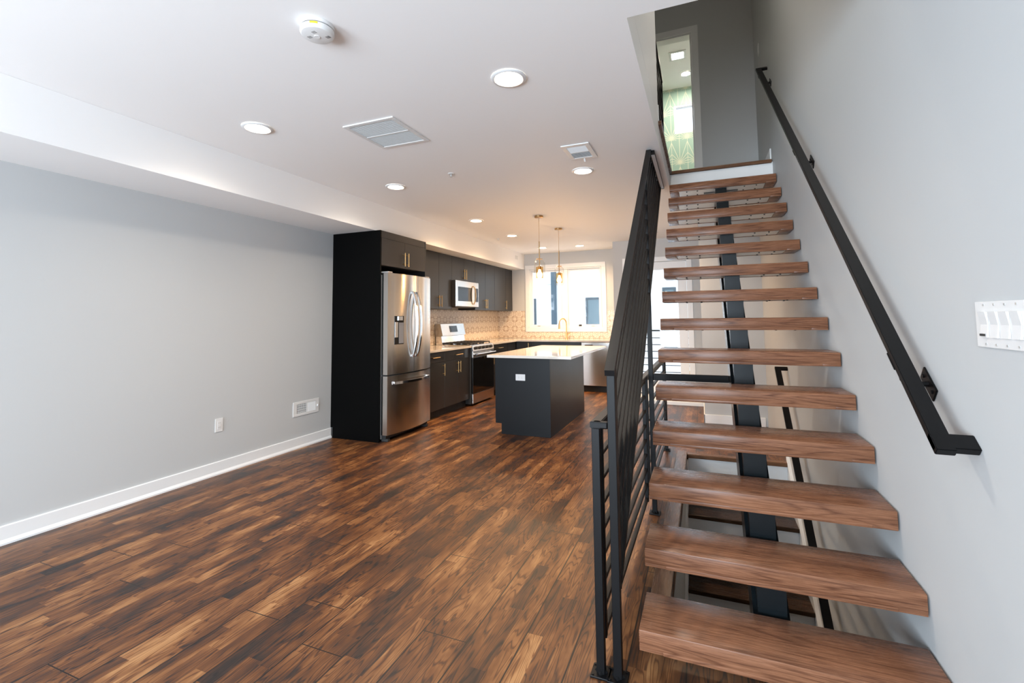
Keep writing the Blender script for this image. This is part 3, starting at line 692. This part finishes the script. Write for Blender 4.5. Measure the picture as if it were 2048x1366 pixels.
# ------------------------------------------------------------------ range
rg2 = thing('range', (-3.62, 6.853, 0), 'stainless gas range with black oven door', 'range')
sy0, sy1, sx = 6.461, 7.244, -3.285
box(XL+.03, sx-.03, sy0, sy1, .03, .905).out('body', m_slot, rg2)
dr = box(sx-.029, sx, sy0+.002, sy1-.002, .035, .185, .005).out('storage_drawer', m_steel, rg2)
od = box(sx-.029, sx, sy0+.002, sy1-.002, .19, .735, .004).out('oven_door', m_blackglass, rg2)
box(sx-.029, sx+.002, sy0+.002, sy1-.002, .7355, .835, .004).out('door_band', m_steel, od)
q = MB(); q.cyl((sx+.05, sy0+.04, .785), (sx+.05, sy1-.04, .785), .013, 14)
for y in (sy0+.08, sy1-.08): q.box(sx+.0025, sx+.045, y-.012, y+.012, .776, .794, .003)
q.out('handle', m_chrome, od, True)
cp = MB().prism([(sx-.03, .838), (sx+.004, .838), (sx-.012, .918), (sx-.03, .918)], sy0+.002, sy1-.002, 'y', .002).out('control_panel', m_steel, rg2)
for i in range(5):
    y = sy0+.12+i*.136; a = Vector((sx-.004, y, .878)); n = Vector((1, 0, .2)).normalized()
    MB().cyl(a+n*.001, a+n*.032, .026, 18, .022).out('knob', m_slot, cp, True)
ct = box(XL+.03, sx-.032, sy0+.001, sy1-.001, .9055, .928, .004).out('cooktop', m_chrome, rg2)
for i in range(3):
    a = sy0+.03+i*.242; q = MB()
    for y in (a, a+.115, a+.225): q.box(-3.87, sx-.06, y, y+.014, .948, .962, .002)
    for x in (-3.87, -3.72, -3.60, -3.47, sx-.074): q.box(x, x+.014, a, a+.239, .946, .960, .002)
    for x in (-3.86, sx-.072):
        for y in (a+.005, a+.225): q.box(x, x+.012, y, y+.012, .9285, .95)
    q.out('grate', m_iron, ct)
    for x in (-3.75, -3.45): MB().cyl((x, a+.12, .9285), (x, a+.12, .944), .038, 16, .03).out('burner', m_iron, ct)
bk = MB().prism([(XL+.03, .929), (XL+.15, .929), (XL+.13, 1.06), (XL+.03, 1.06)], sy0+.008, sy1-.008, 'y', .002).out('backguard_base', m_chrome, rg2)
q = MB().prism([(XL+.012, 1.065), (XL+.158, 1.065), (XL+.115, 1.255), (XL+.012, 1.255)], sy0+.004, sy1-.004, 'y', .003).out('backguard', m_steel, rg2)
d_ = MB(); d_.prism([(XL+.1465, 1.12), (XL+.1475, 1.12), (XL+.1235, 1.222), (XL+.1225, 1.222)], sy0+.26, sy0+.52, 'y'); d_.out('display', m_blackglass, q)

# ------------------------------------------------------------------ island
IX0, IX1, IY0, IY1 = -2.278, -1.606, 5.06, 6.66
isl = thing('kitchen_island', (-1.94, 5.86, 0), 'charcoal kitchen island cabinet in front of the range', 'kitchen island')
MB().prism([(IX0+.075, .0005), (IX1, .0005), (IX1, .8905), (IX0, .8905), (IX0, .12), (IX0+.075, .12)], IY0, IY0+.02, 'y', .001).out('end_panel', m_island, isl)
MB().prism([(IX0+.075, .0005), (IX1-.02, .0005), (IX1-.02, .8905), (IX0+.021, .8905), (IX0+.021, .12), (IX0+.075, .12)], IY0+.0205, IY1-.0205, 'y').out('body', m_island, isl)
box(IX1-.0195, IX1, IY0+.0205, IY1-.0205, .0005, .8905, .001).out('back_panel', m_island, isl)
MB().prism([(IX0+.075, .0005), (IX1, .0005), (IX1, .8905), (IX0, .8905), (IX0, .12), (IX0+.075, .12)], IY1-.02, IY1, 'y', .001).out('end_panel', m_island, isl)
for a, b2, hy in ((IY0+.022, 5.59, 5.55), (5.59, 6.12, 5.63), (6.12, IY1-.022, 6.16)):
    d = box(IX0, IX0+.0195, a+.002, b2-.002, .122, .886, .0015).out('door', m_island, isl)
    hbar((IX0, hy, .66), (IX0, hy, .82), (-1, 0, 0)).out('handle', m_brass, d, True)
tag(box(-2.285, -1.30, 4.845, 6.80, .8915, .922, .003).out('island_countertop', m_quartz), 'glossy pale quartz slab on top of the island', 'countertop', 'kitchen countertops')
# electrical plates
def outlet(name, label, o, ax_u, ax_v, n, horizontal=False, cat='outlet'):
    """o = centre on the wall; ax_u width dir; ax_v height dir"""
    t = thing(name, o, label, cat); U, V, N = Vector(ax_u), Vector(ax_v), Vector(n); o = Vector(o)
    def slab(m, cu, cv, w, h, d0, d1, bev=.001):
        tt = bmesh.new(); bmesh.ops.create_cube(tt, size=1)
        for v in tt.verts: v.co = o+U*(cu+v.co.x*w)+V*(cv+v.co.y*h)+N*(d0+(v.co.z+.5)*(d1-d0))
        bmesh.ops.recalc_face_normals(tt, faces=tt.faces)
        if bev: bmesh.ops.bevel(tt, geom=list(tt.edges), offset=bev, segments=2, affect='EDGES')
        m.add(tt)
    m = MB(); slab(m, 0, 0, .072, .117, .0005, .006, .002); pl = m.out('cover_plate', m_plastic, t)
    m = MB(); slab(m, 0, 0, .034, .068, .006, .0085, .001); fc_ = m.out('receptacle', m_plastic, t)
    m = MB()
    for cv in (-.019, .019):
        for cu in (-.006, .006): slab(m, cu, cv, .002, .008, .0085, .0089, 0)
    m.out('slot', m_slot, fc_)
    return t
outlet('wall_outlet', 'white electrical outlet low on the left grey wall', (XL, 2.895, .425), (0, 1, 0), (0, 0, 1), (1, 0, 0))
outlet('island_outlet', 'white electrical outlet mounted sideways on the island end panel', (-1.96, IY0, .655), (0, 0, 1), (1, 0, 0), (0, -1, 0))
sw = thing('light_switch_plate', (XR, 1.535, 1.303), 'white four-gang switch plate on the right wall', 'light switch')
box(XR-.006, XR-.0005, 1.43, 1.642, 1.243, 1.363, .002).out('cover_plate', m_plastic, sw)
for i in range(4):
    y = 1.598-i*.046
    q = MB(); q.prism([(XR-.0065, 1.27), (XR-.012, 1.27), (XR-.008, 1.303), (XR-.0135, 1.336), (XR-.0065, 1.336)], y-.0165, y+.0165, 'y'); r_ = q.out('rocker', m_plastic, sw)
    if i == 0: r_['label'] = 'dimmer with a small slider window'; box(XR-.0137, XR-.0125, y-.012, y+.012, 1.273, 1.279).out('slider', m_slot, r_)
    for z in (1.252, 1.354): MB().cyl((XR-.006, y, z), (XR-.0075, y, z), .003, 8).out('screw', m_plate, sw)
# floor-level register on the left wall
wv = thing('wall_register', (XL, 3.875, .41), 'white supply air register on the left wall beside the fridge surround', 'vent')
q = MB(); y0, y1, z0, z1 = 3.70, 4.05, .330, .480
q.box(XL+.0005, XL+.007, y0, y1, z1-.028, z1, .002); q.box(XL+.0005, XL+.007, y0, y1, z0, z0+.028, .002); q.box(XL+.0005, XL+.007, y0, y0+.045, z0+.028, z1-.028); q.box(XL+.0005, XL+.007, y1-.045, y1, z0+.028, z1-.028); q.box(XL+.0005, XL+.007, 3.872, 3.888, z0+.028, z1-.028)
q.out('frame', m_plastic, wv)
box(XL+.0004, XL+.0010, y0+.045, y1-.045, z0+.028, z1-.028).out('duct', m_slot, wv)
for i in range(9): box(XL+.002, XL+.006, 3.748+i*.0135, 3.7515+i*.0135, z0+.028, z1-.028).out('louver', m_plastic, wv)
for i in range(4): box(XL+.0015, XL+.0035, 3.745, 3.872, z0+.036+i*.024, z0+.040+i*.024).out('louver', m_plastic, wv)
for i in range(10): MB().bar((XL+.004, 3.893+i*.0115, z0+.028), (XL+.004, 3.893+i*.0115, z1-.028), .010, .003, wdir=(1, .8, 0)).out('louver', m_plastic, wv)
box(XL+.007, XL+.02, 4.022, 4.032, .395, .415, .002).out('lever', m_plastic, wv)

# ------------------------------------------------------------------ ceiling fittings
def downlight(loc, label, lens=m_lens, r=.098, power=50, col=(1, .88, .74)):
    t = thing('recessed_light', loc, label, 'ceiling light', 'recessed ceiling lights')
    c = loc
    MB().lathe([(r, -.0005), (r, -.005), (r-.004, -.009), (r-.018, -.011), (r-.026, -.006), (r-.03, -.0025)], c, 40).out('trim_ring', m_plastic, t, True)
    MB().cyl((c[0], c[1], c[2]-.003), (c[0], c[1], c[2]-.0015), r-.0285, 32).out('lens', lens, t)
    l = bpy.data.lights.new('lamp', 'SPOT'); l.energy = power; l.color = col; l.spot_size = math.radians(152); l.spot_blend = 1; l.shadow_soft_size = .055
    o = bpy.data.objects.new('lamp', l); C.objects.link(o); o.parent = t; o.location = (0, 0, -.013)
    return t
KIT = (1, .66, .38)
L0 = downlight((-.940, 2.300, ZC), 'nearest round recessed light right of the smoke alarm')
for loc, lab in (((-2.772, 2.232, ZC), 'round recessed light left of the large air grille'), ((-.947, 4.060, ZC), 'round recessed light beyond the small ceiling register'),
                 ((-2.775, 3.795, ZC), 'round recessed light just beyond the large air grille, near the fridge surround'), ):
    dup(L0, loc, lab)
L1 = downlight((-2.772, 5.572, ZC), 'round recessed light in front of the first pendant, above the range side', m_lens_kit, power=100, col=KIT)
for loc, lab in (((-2.766, 6.838, ZC), 'fourth recessed light along the bulkhead, level with the second pendant'), ((-2.035, 8.33, ZC), 'recessed light above the kitchen sink, right of both pendants'),
                 ((-2.735, 8.27, ZC), 'farthest recessed light on the left, seen behind the first pendant rod')):
    dup(L1, loc, lab)
dup(L1, (-.62, 5.85, ZC), 'added round recessed light kept out of view behind the raking stair railing')  # extra light, added to warm the door wall and boxed out wall
downlight((-.108, 8.02, ZU), 'round recessed light in the bedroom ceiling seen through the upper doorway', m_lens_bed, .09, power=8, col=(1, .88, .72))
sq = thing('square_ceiling_light', (-.208, 7.39, ZU), 'square lit fixture on the bedroom ceiling through the upper doorway', 'ceiling light')
frame_ = MB(); 
for a in ((-.125, .125, -.125, -.085), (-.125, .125, .085, .125), (-.125, -.085, -.085, .085), (.085, .125, -.085, .085)): frame_.box(-.208+a[0], -.208+a[1], 7.39+a[2], 7.39+a[3], ZU-.016, ZU-.0005, .002)
frame_.out('frame', m_plastic, sq)
box(-.292, -.124, 7.306, 7.474, ZU-.012, ZU-.001).out('diffuser', m_lens_bed, sq)
downlight((.22, 3.1, ZU), 'added recessed light out of view in the ceiling high above the stairwell', m_lens_cool, .09, power=75, col=(1, .94, .84))  # extra unseen light, added to brighten the upper right wall
# smoke alarm
sm = thing('smoke_alarm', (-1.575, 1.56, ZC), 'white round smoke alarm on the ceiling', 'smoke alarm')
cc = (-1.560, 1.545, ZC)
MB().lathe([(.074, -.0005), (.074, -.012), (.070, -.014), (.070, -.0145)], cc, 40).out('base', m_plastic, sm, True)
bd = MB().lathe([(.066, -.014), (.072, -.019), (.073, -.033), (.066, -.043), (.05, -.047), (.0001, -.048)], cc, 40).out('body', m_plastic, sm, True)
q = MB(); 
for (dx, dy, a) in ((.034, .022, .6), (-.040, -.010, .6), (.004, -.030, 1.2)):
    for i in range(3):
        p = Vector((cc[0]+dx+i*.007, cc[1]+dy, ZC-.0472)); q.bar(p+Vector((0, -.008, 0)), p+Vector((.003, .008, 0)), .0025, .0012)
q.out('sound_slot', m_slot, bd)
MB().cyl((cc[0], cc[1], ZC-.0475), (cc[0], cc[1], ZC-.050), .013, 20).out('test_button', m_plastic, bd)
q = MB(); a0 = -1.05
for i in range(5):
    a = a0+i*.09-.18; b_ = a+.09
    q.bar((cc[0]+.0735*math.cos(a), cc[1]+.0735*math.sin(a), ZC-.025), (cc[0]+.0735*math.cos(b_), cc[1]+.0735*math.sin(b_), ZC-.025), .001, .009, wdir=(math.cos(a), math.sin(a), 0))
q.out('warning_label', m_yellow, bd)
# big return grille
gl = thing('return_air_grille', (-2.02, 2.67, ZC), 'large white square air grille on the ceiling', 'vent')
gx0, gx1, gy0, gy1 = -2.228, -1.817, 2.445, 2.888
q = MB(); q.box(gx0, gx1, gy0, gy0+.028, ZC-.009, ZC-.0005, .002); q.box(gx0, gx1, gy1-.028, gy1, ZC-.009, ZC-.0005, .002); q.box(gx0, gx0+.028, gy0+.028, gy1-.028, ZC-.009, ZC-.0005, .001); q.box(gx1-.028, gx1, gy0+.028, gy1-.028, ZC-.009, ZC-.0005, .001); q.box(gx0+.028, gx1-.028, 2.66, 2.673, ZC-.009, ZC-.004)
q.out('frame', m_plastic, gl)
box(gx0+.02, gx1-.02, gy0+.02, gy1-.02, ZC-.0015, ZC-.0004).out('filter', m_vent_dark, gl)
n = 30
for i in range(n):
    y = gy0+.034+i*(gy1-gy0-.068)/(n-1)
    MB().bar((gx0+.028, y, ZC-.005), (gx1-.028, y, ZC-.005), .0085, .0012, wdir=(0, 1, .55)).out('louver', m_plastic, gl)
# small supply register
rgs = thing('ceiling_register', (-.856, 3.57, ZC), 'small white supply register on the ceiling near the stairs', 'vent')
vx0, vx1, vy0, vy1 = -.966, -.747, 3.402, 3.742
q = MB(); q.box(vx0, vx1, vy0, vy0+.04, ZC-.009, ZC-.0005, .002); q.box(vx0, vx1, vy1-.04, vy1, ZC-.009, ZC-.0005, .002); q.box(vx0, vx0+.035, vy0+.04, vy1-.04, ZC-.009, ZC-.0005, .001); q.box(vx1-.035, vx1, vy0+.04, vy1-.04, ZC-.009, ZC-.0005, .001); q.box(vx0+.035, vx1-.035, 3.565, 3.58, ZC-.008, ZC-.003)
q.out('frame', m_plastic, rgs)
box(vx0+.03, vx1-.03, vy0+.03, vy1-.03, ZC-.0015, ZC-.0004).out('duct', m_slot, rgs)
for i in range(10):
    y = vy0+.05+i*.0125; MB().bar((vx0+.035, y, ZC-.005), (vx1-.035, y, ZC-.005), .008, .0012, wdir=(0, 1, -1.6)).out('louver', m_plastic, rgs)
for i in range(9):
    y = 3.590+i*.0135; MB().bar((vx0+.035, y, ZC-.005), (vx1-.035, y, ZC-.005), .0125, .0012, wdir=(0, 1, .5)).out('louver', m_plastic, rgs)
q = MB(); q.bar((-.855, vy1-.012, ZC-.009), (-.855, vy1+.006, ZC-.028), .012, .003); q.out('lever', m_plastic, rgs)
# sprinklers
def sprinkler(loc, label):
    t = thing('sprinkler_head', loc, label, 'sprinkler', 'ceiling sprinkler heads')
    MB().lathe([(.030, -.0005), (.030, -.003), (.022, -.007), (.012, -.008)], loc, 24).out('escutcheon', m_plastic, t, True)
    q = MB(); q.cyl((loc[0], loc[1], loc[2]-.007), (loc[0], loc[1], loc[2]-.030), .006, 10); q.cyl((loc[0], loc[1], loc[2]-.030), (loc[0], loc[1], loc[2]-.032), .014, 14); q.out('deflector', m_plate, t)
    return t
s0 = sprinkler((-2.069, 3.655, ZC), 'small sprinkler head in the middle of the ceiling beyond the air grille')
dup(s0, (-3.071, 6.99, ZC), 'small sprinkler head beside the bulkhead above the wall cabinets')
dup(s0, (-.62, 7.55, ZC), 'small sprinkler head on the ceiling seen behind the stair treads')
bv = thing('bulkhead_vent', (XS, 8.56, 2.54), 'tiny white vent plate on the bulkhead face near the window', 'vent')
box(XS+.0005, XS+.008, 8.50, 8.63, 2.50, 2.58, .003).out('plate', m_plastic, bv)
for i in range(4): box(XS+.0082, XS+.009, 8.515, 8.615, 2.513+i*.016, 2.519+i*.016).out('slot', m_vent_dark, bv)
us = thing('upper_switch_plate', (XR, 5.70, 4.30), 'small white switch plate high on the right wall near the landing', 'light switch')
box(XR-.006, XR-.0005, 5.665, 5.735, 4.24, 4.36, .002).out('cover_plate', m_plastic, us); box(XR-.010, XR-.0065, 5.685, 5.715, 4.27, 4.33, .001).out('rocker', m_plastic, us)

# ------------------------------------------------------------------ pendants over the island
pd = thing('pendant_light', (-1.912, 5.66, ZC), 'brass and clear glass pendant over the near half of the island', 'pendant light', 'island pendants')
px, py = -1.912, 5.66
MB().lathe([(.0001, -.0005), (.056, -.0005), (.056, -.024), (.05, -.027), (.0001, -.027)], (px, py, ZC), 32).out('canopy', m_bronze, pd, True)
MB().cyl((px, py, ZC-.027), (px, py, 2.318), .0022, 8).out('cord', m_bronze, pd)
q = MB(); q.cyl((px, py, 2.32), (px, py, 2.0), .0075, 12); q.cyl((px, py, 2.0), (px, py, 1.955), .02, 14); q.out('stem', m_bronze, pd, True)
MB().lathe([(.0001, 2.094), (.040, 2.094), (.042, 2.090), (.040, 2.086), (.0001, 2.086)], (px, py, 0), 28).out('cap', m_brass, pd, True)
MB().lathe([(.018, 2.085), (.045, 2.078), (.064, 2.055), (.070, 2.02), (.070, 1.85), (.066, 1.825), (.055, 1.81)], (px, py, 0), 36).out('shade', m_pglass, pd, True)
slv = [(.046+.0015*math.cos(0), 1.985), (.046, 1.985), (.046, 1.845)]
q = MB(); q.lathe([(.012, 1.99), (.045, 1.988), (.046, 1.982), (.046, 1.845)], (px, py, 0), 36); 
sl_ = q.out('inner_sleeve', m_amber, pd, True)
MB().lathe([(.0001, 1.955), (.014, 1.95), (.016, 1.93), (.029, 1.905), (.032, 1.88), (.024, 1.858), (.0001, 1.848)], (px, py, 0), 20).out('bulb', m_bulb, pd, True)
dup(pd, (-1.921, 6.585, ZC), 'brass and clear glass pendant over the far half of the island')

# ------------------------------------------------------------------ outside
ext = thing('neighbor_building', (-2, 14.1, -3), 'white sided building across the yard with grey windows', 'building')
box(-14, 9, 14.0, 14.3, -3, 7).out('wall', m_ext, ext)
q = MB(); q.box(-14, 9, 13.975, 13.999, 2.37, 2.40); q.out('seam_strip', m_vent_dark, ext)
for (x0, x1, z0, z1) in ((-5.6, -4.86, .9, 1.95), (-3.26, -2.3, .9, 1.94), (-1.03, -.66, 1.0, 2.17), (-1.03, -.66, .2, .94)):
    q = frame_y(MB(), x0, x1, z0, z1, .06, 13.95, 13.998).out('window', m_ext_win, ext)
    box(x0+.061, x1-.061, 13.97, 13.99, z0+.061, z1-.061).out('pane', m_ext_pane, q)
box(-4.33, -4.18, 13.88, 13.998, -3, 2.9, .01).out('downspout', m_down, ext)
bal = thing('balcony', (-.7, 9.4, 0), 'grey balcony deck outside the glazed door', 'balcony')
box(-1.28, .9, 8.4, 9.75, -.12, -.02).out('deck', m_deck, bal)
br = thing('balcony_railing', (-.3, 9.6, 0), 'black metal balcony railing outside the glazed door', 'railing')
q = MB(); q.box(-1.28, .9, 9.58, 9.62, 1.05, 1.08); q.out('top_rail', m_black, br)
for x in (-.955, .3): box(x-.014, x+.014, 9.586, 9.614, -.0195, 1.05).out('post', m_black, br)
for i in range(7): box(-1.28, .9, 9.592, 9.608, .12+i*.1325, .136+i*.1325).out('bar', m_black, br)
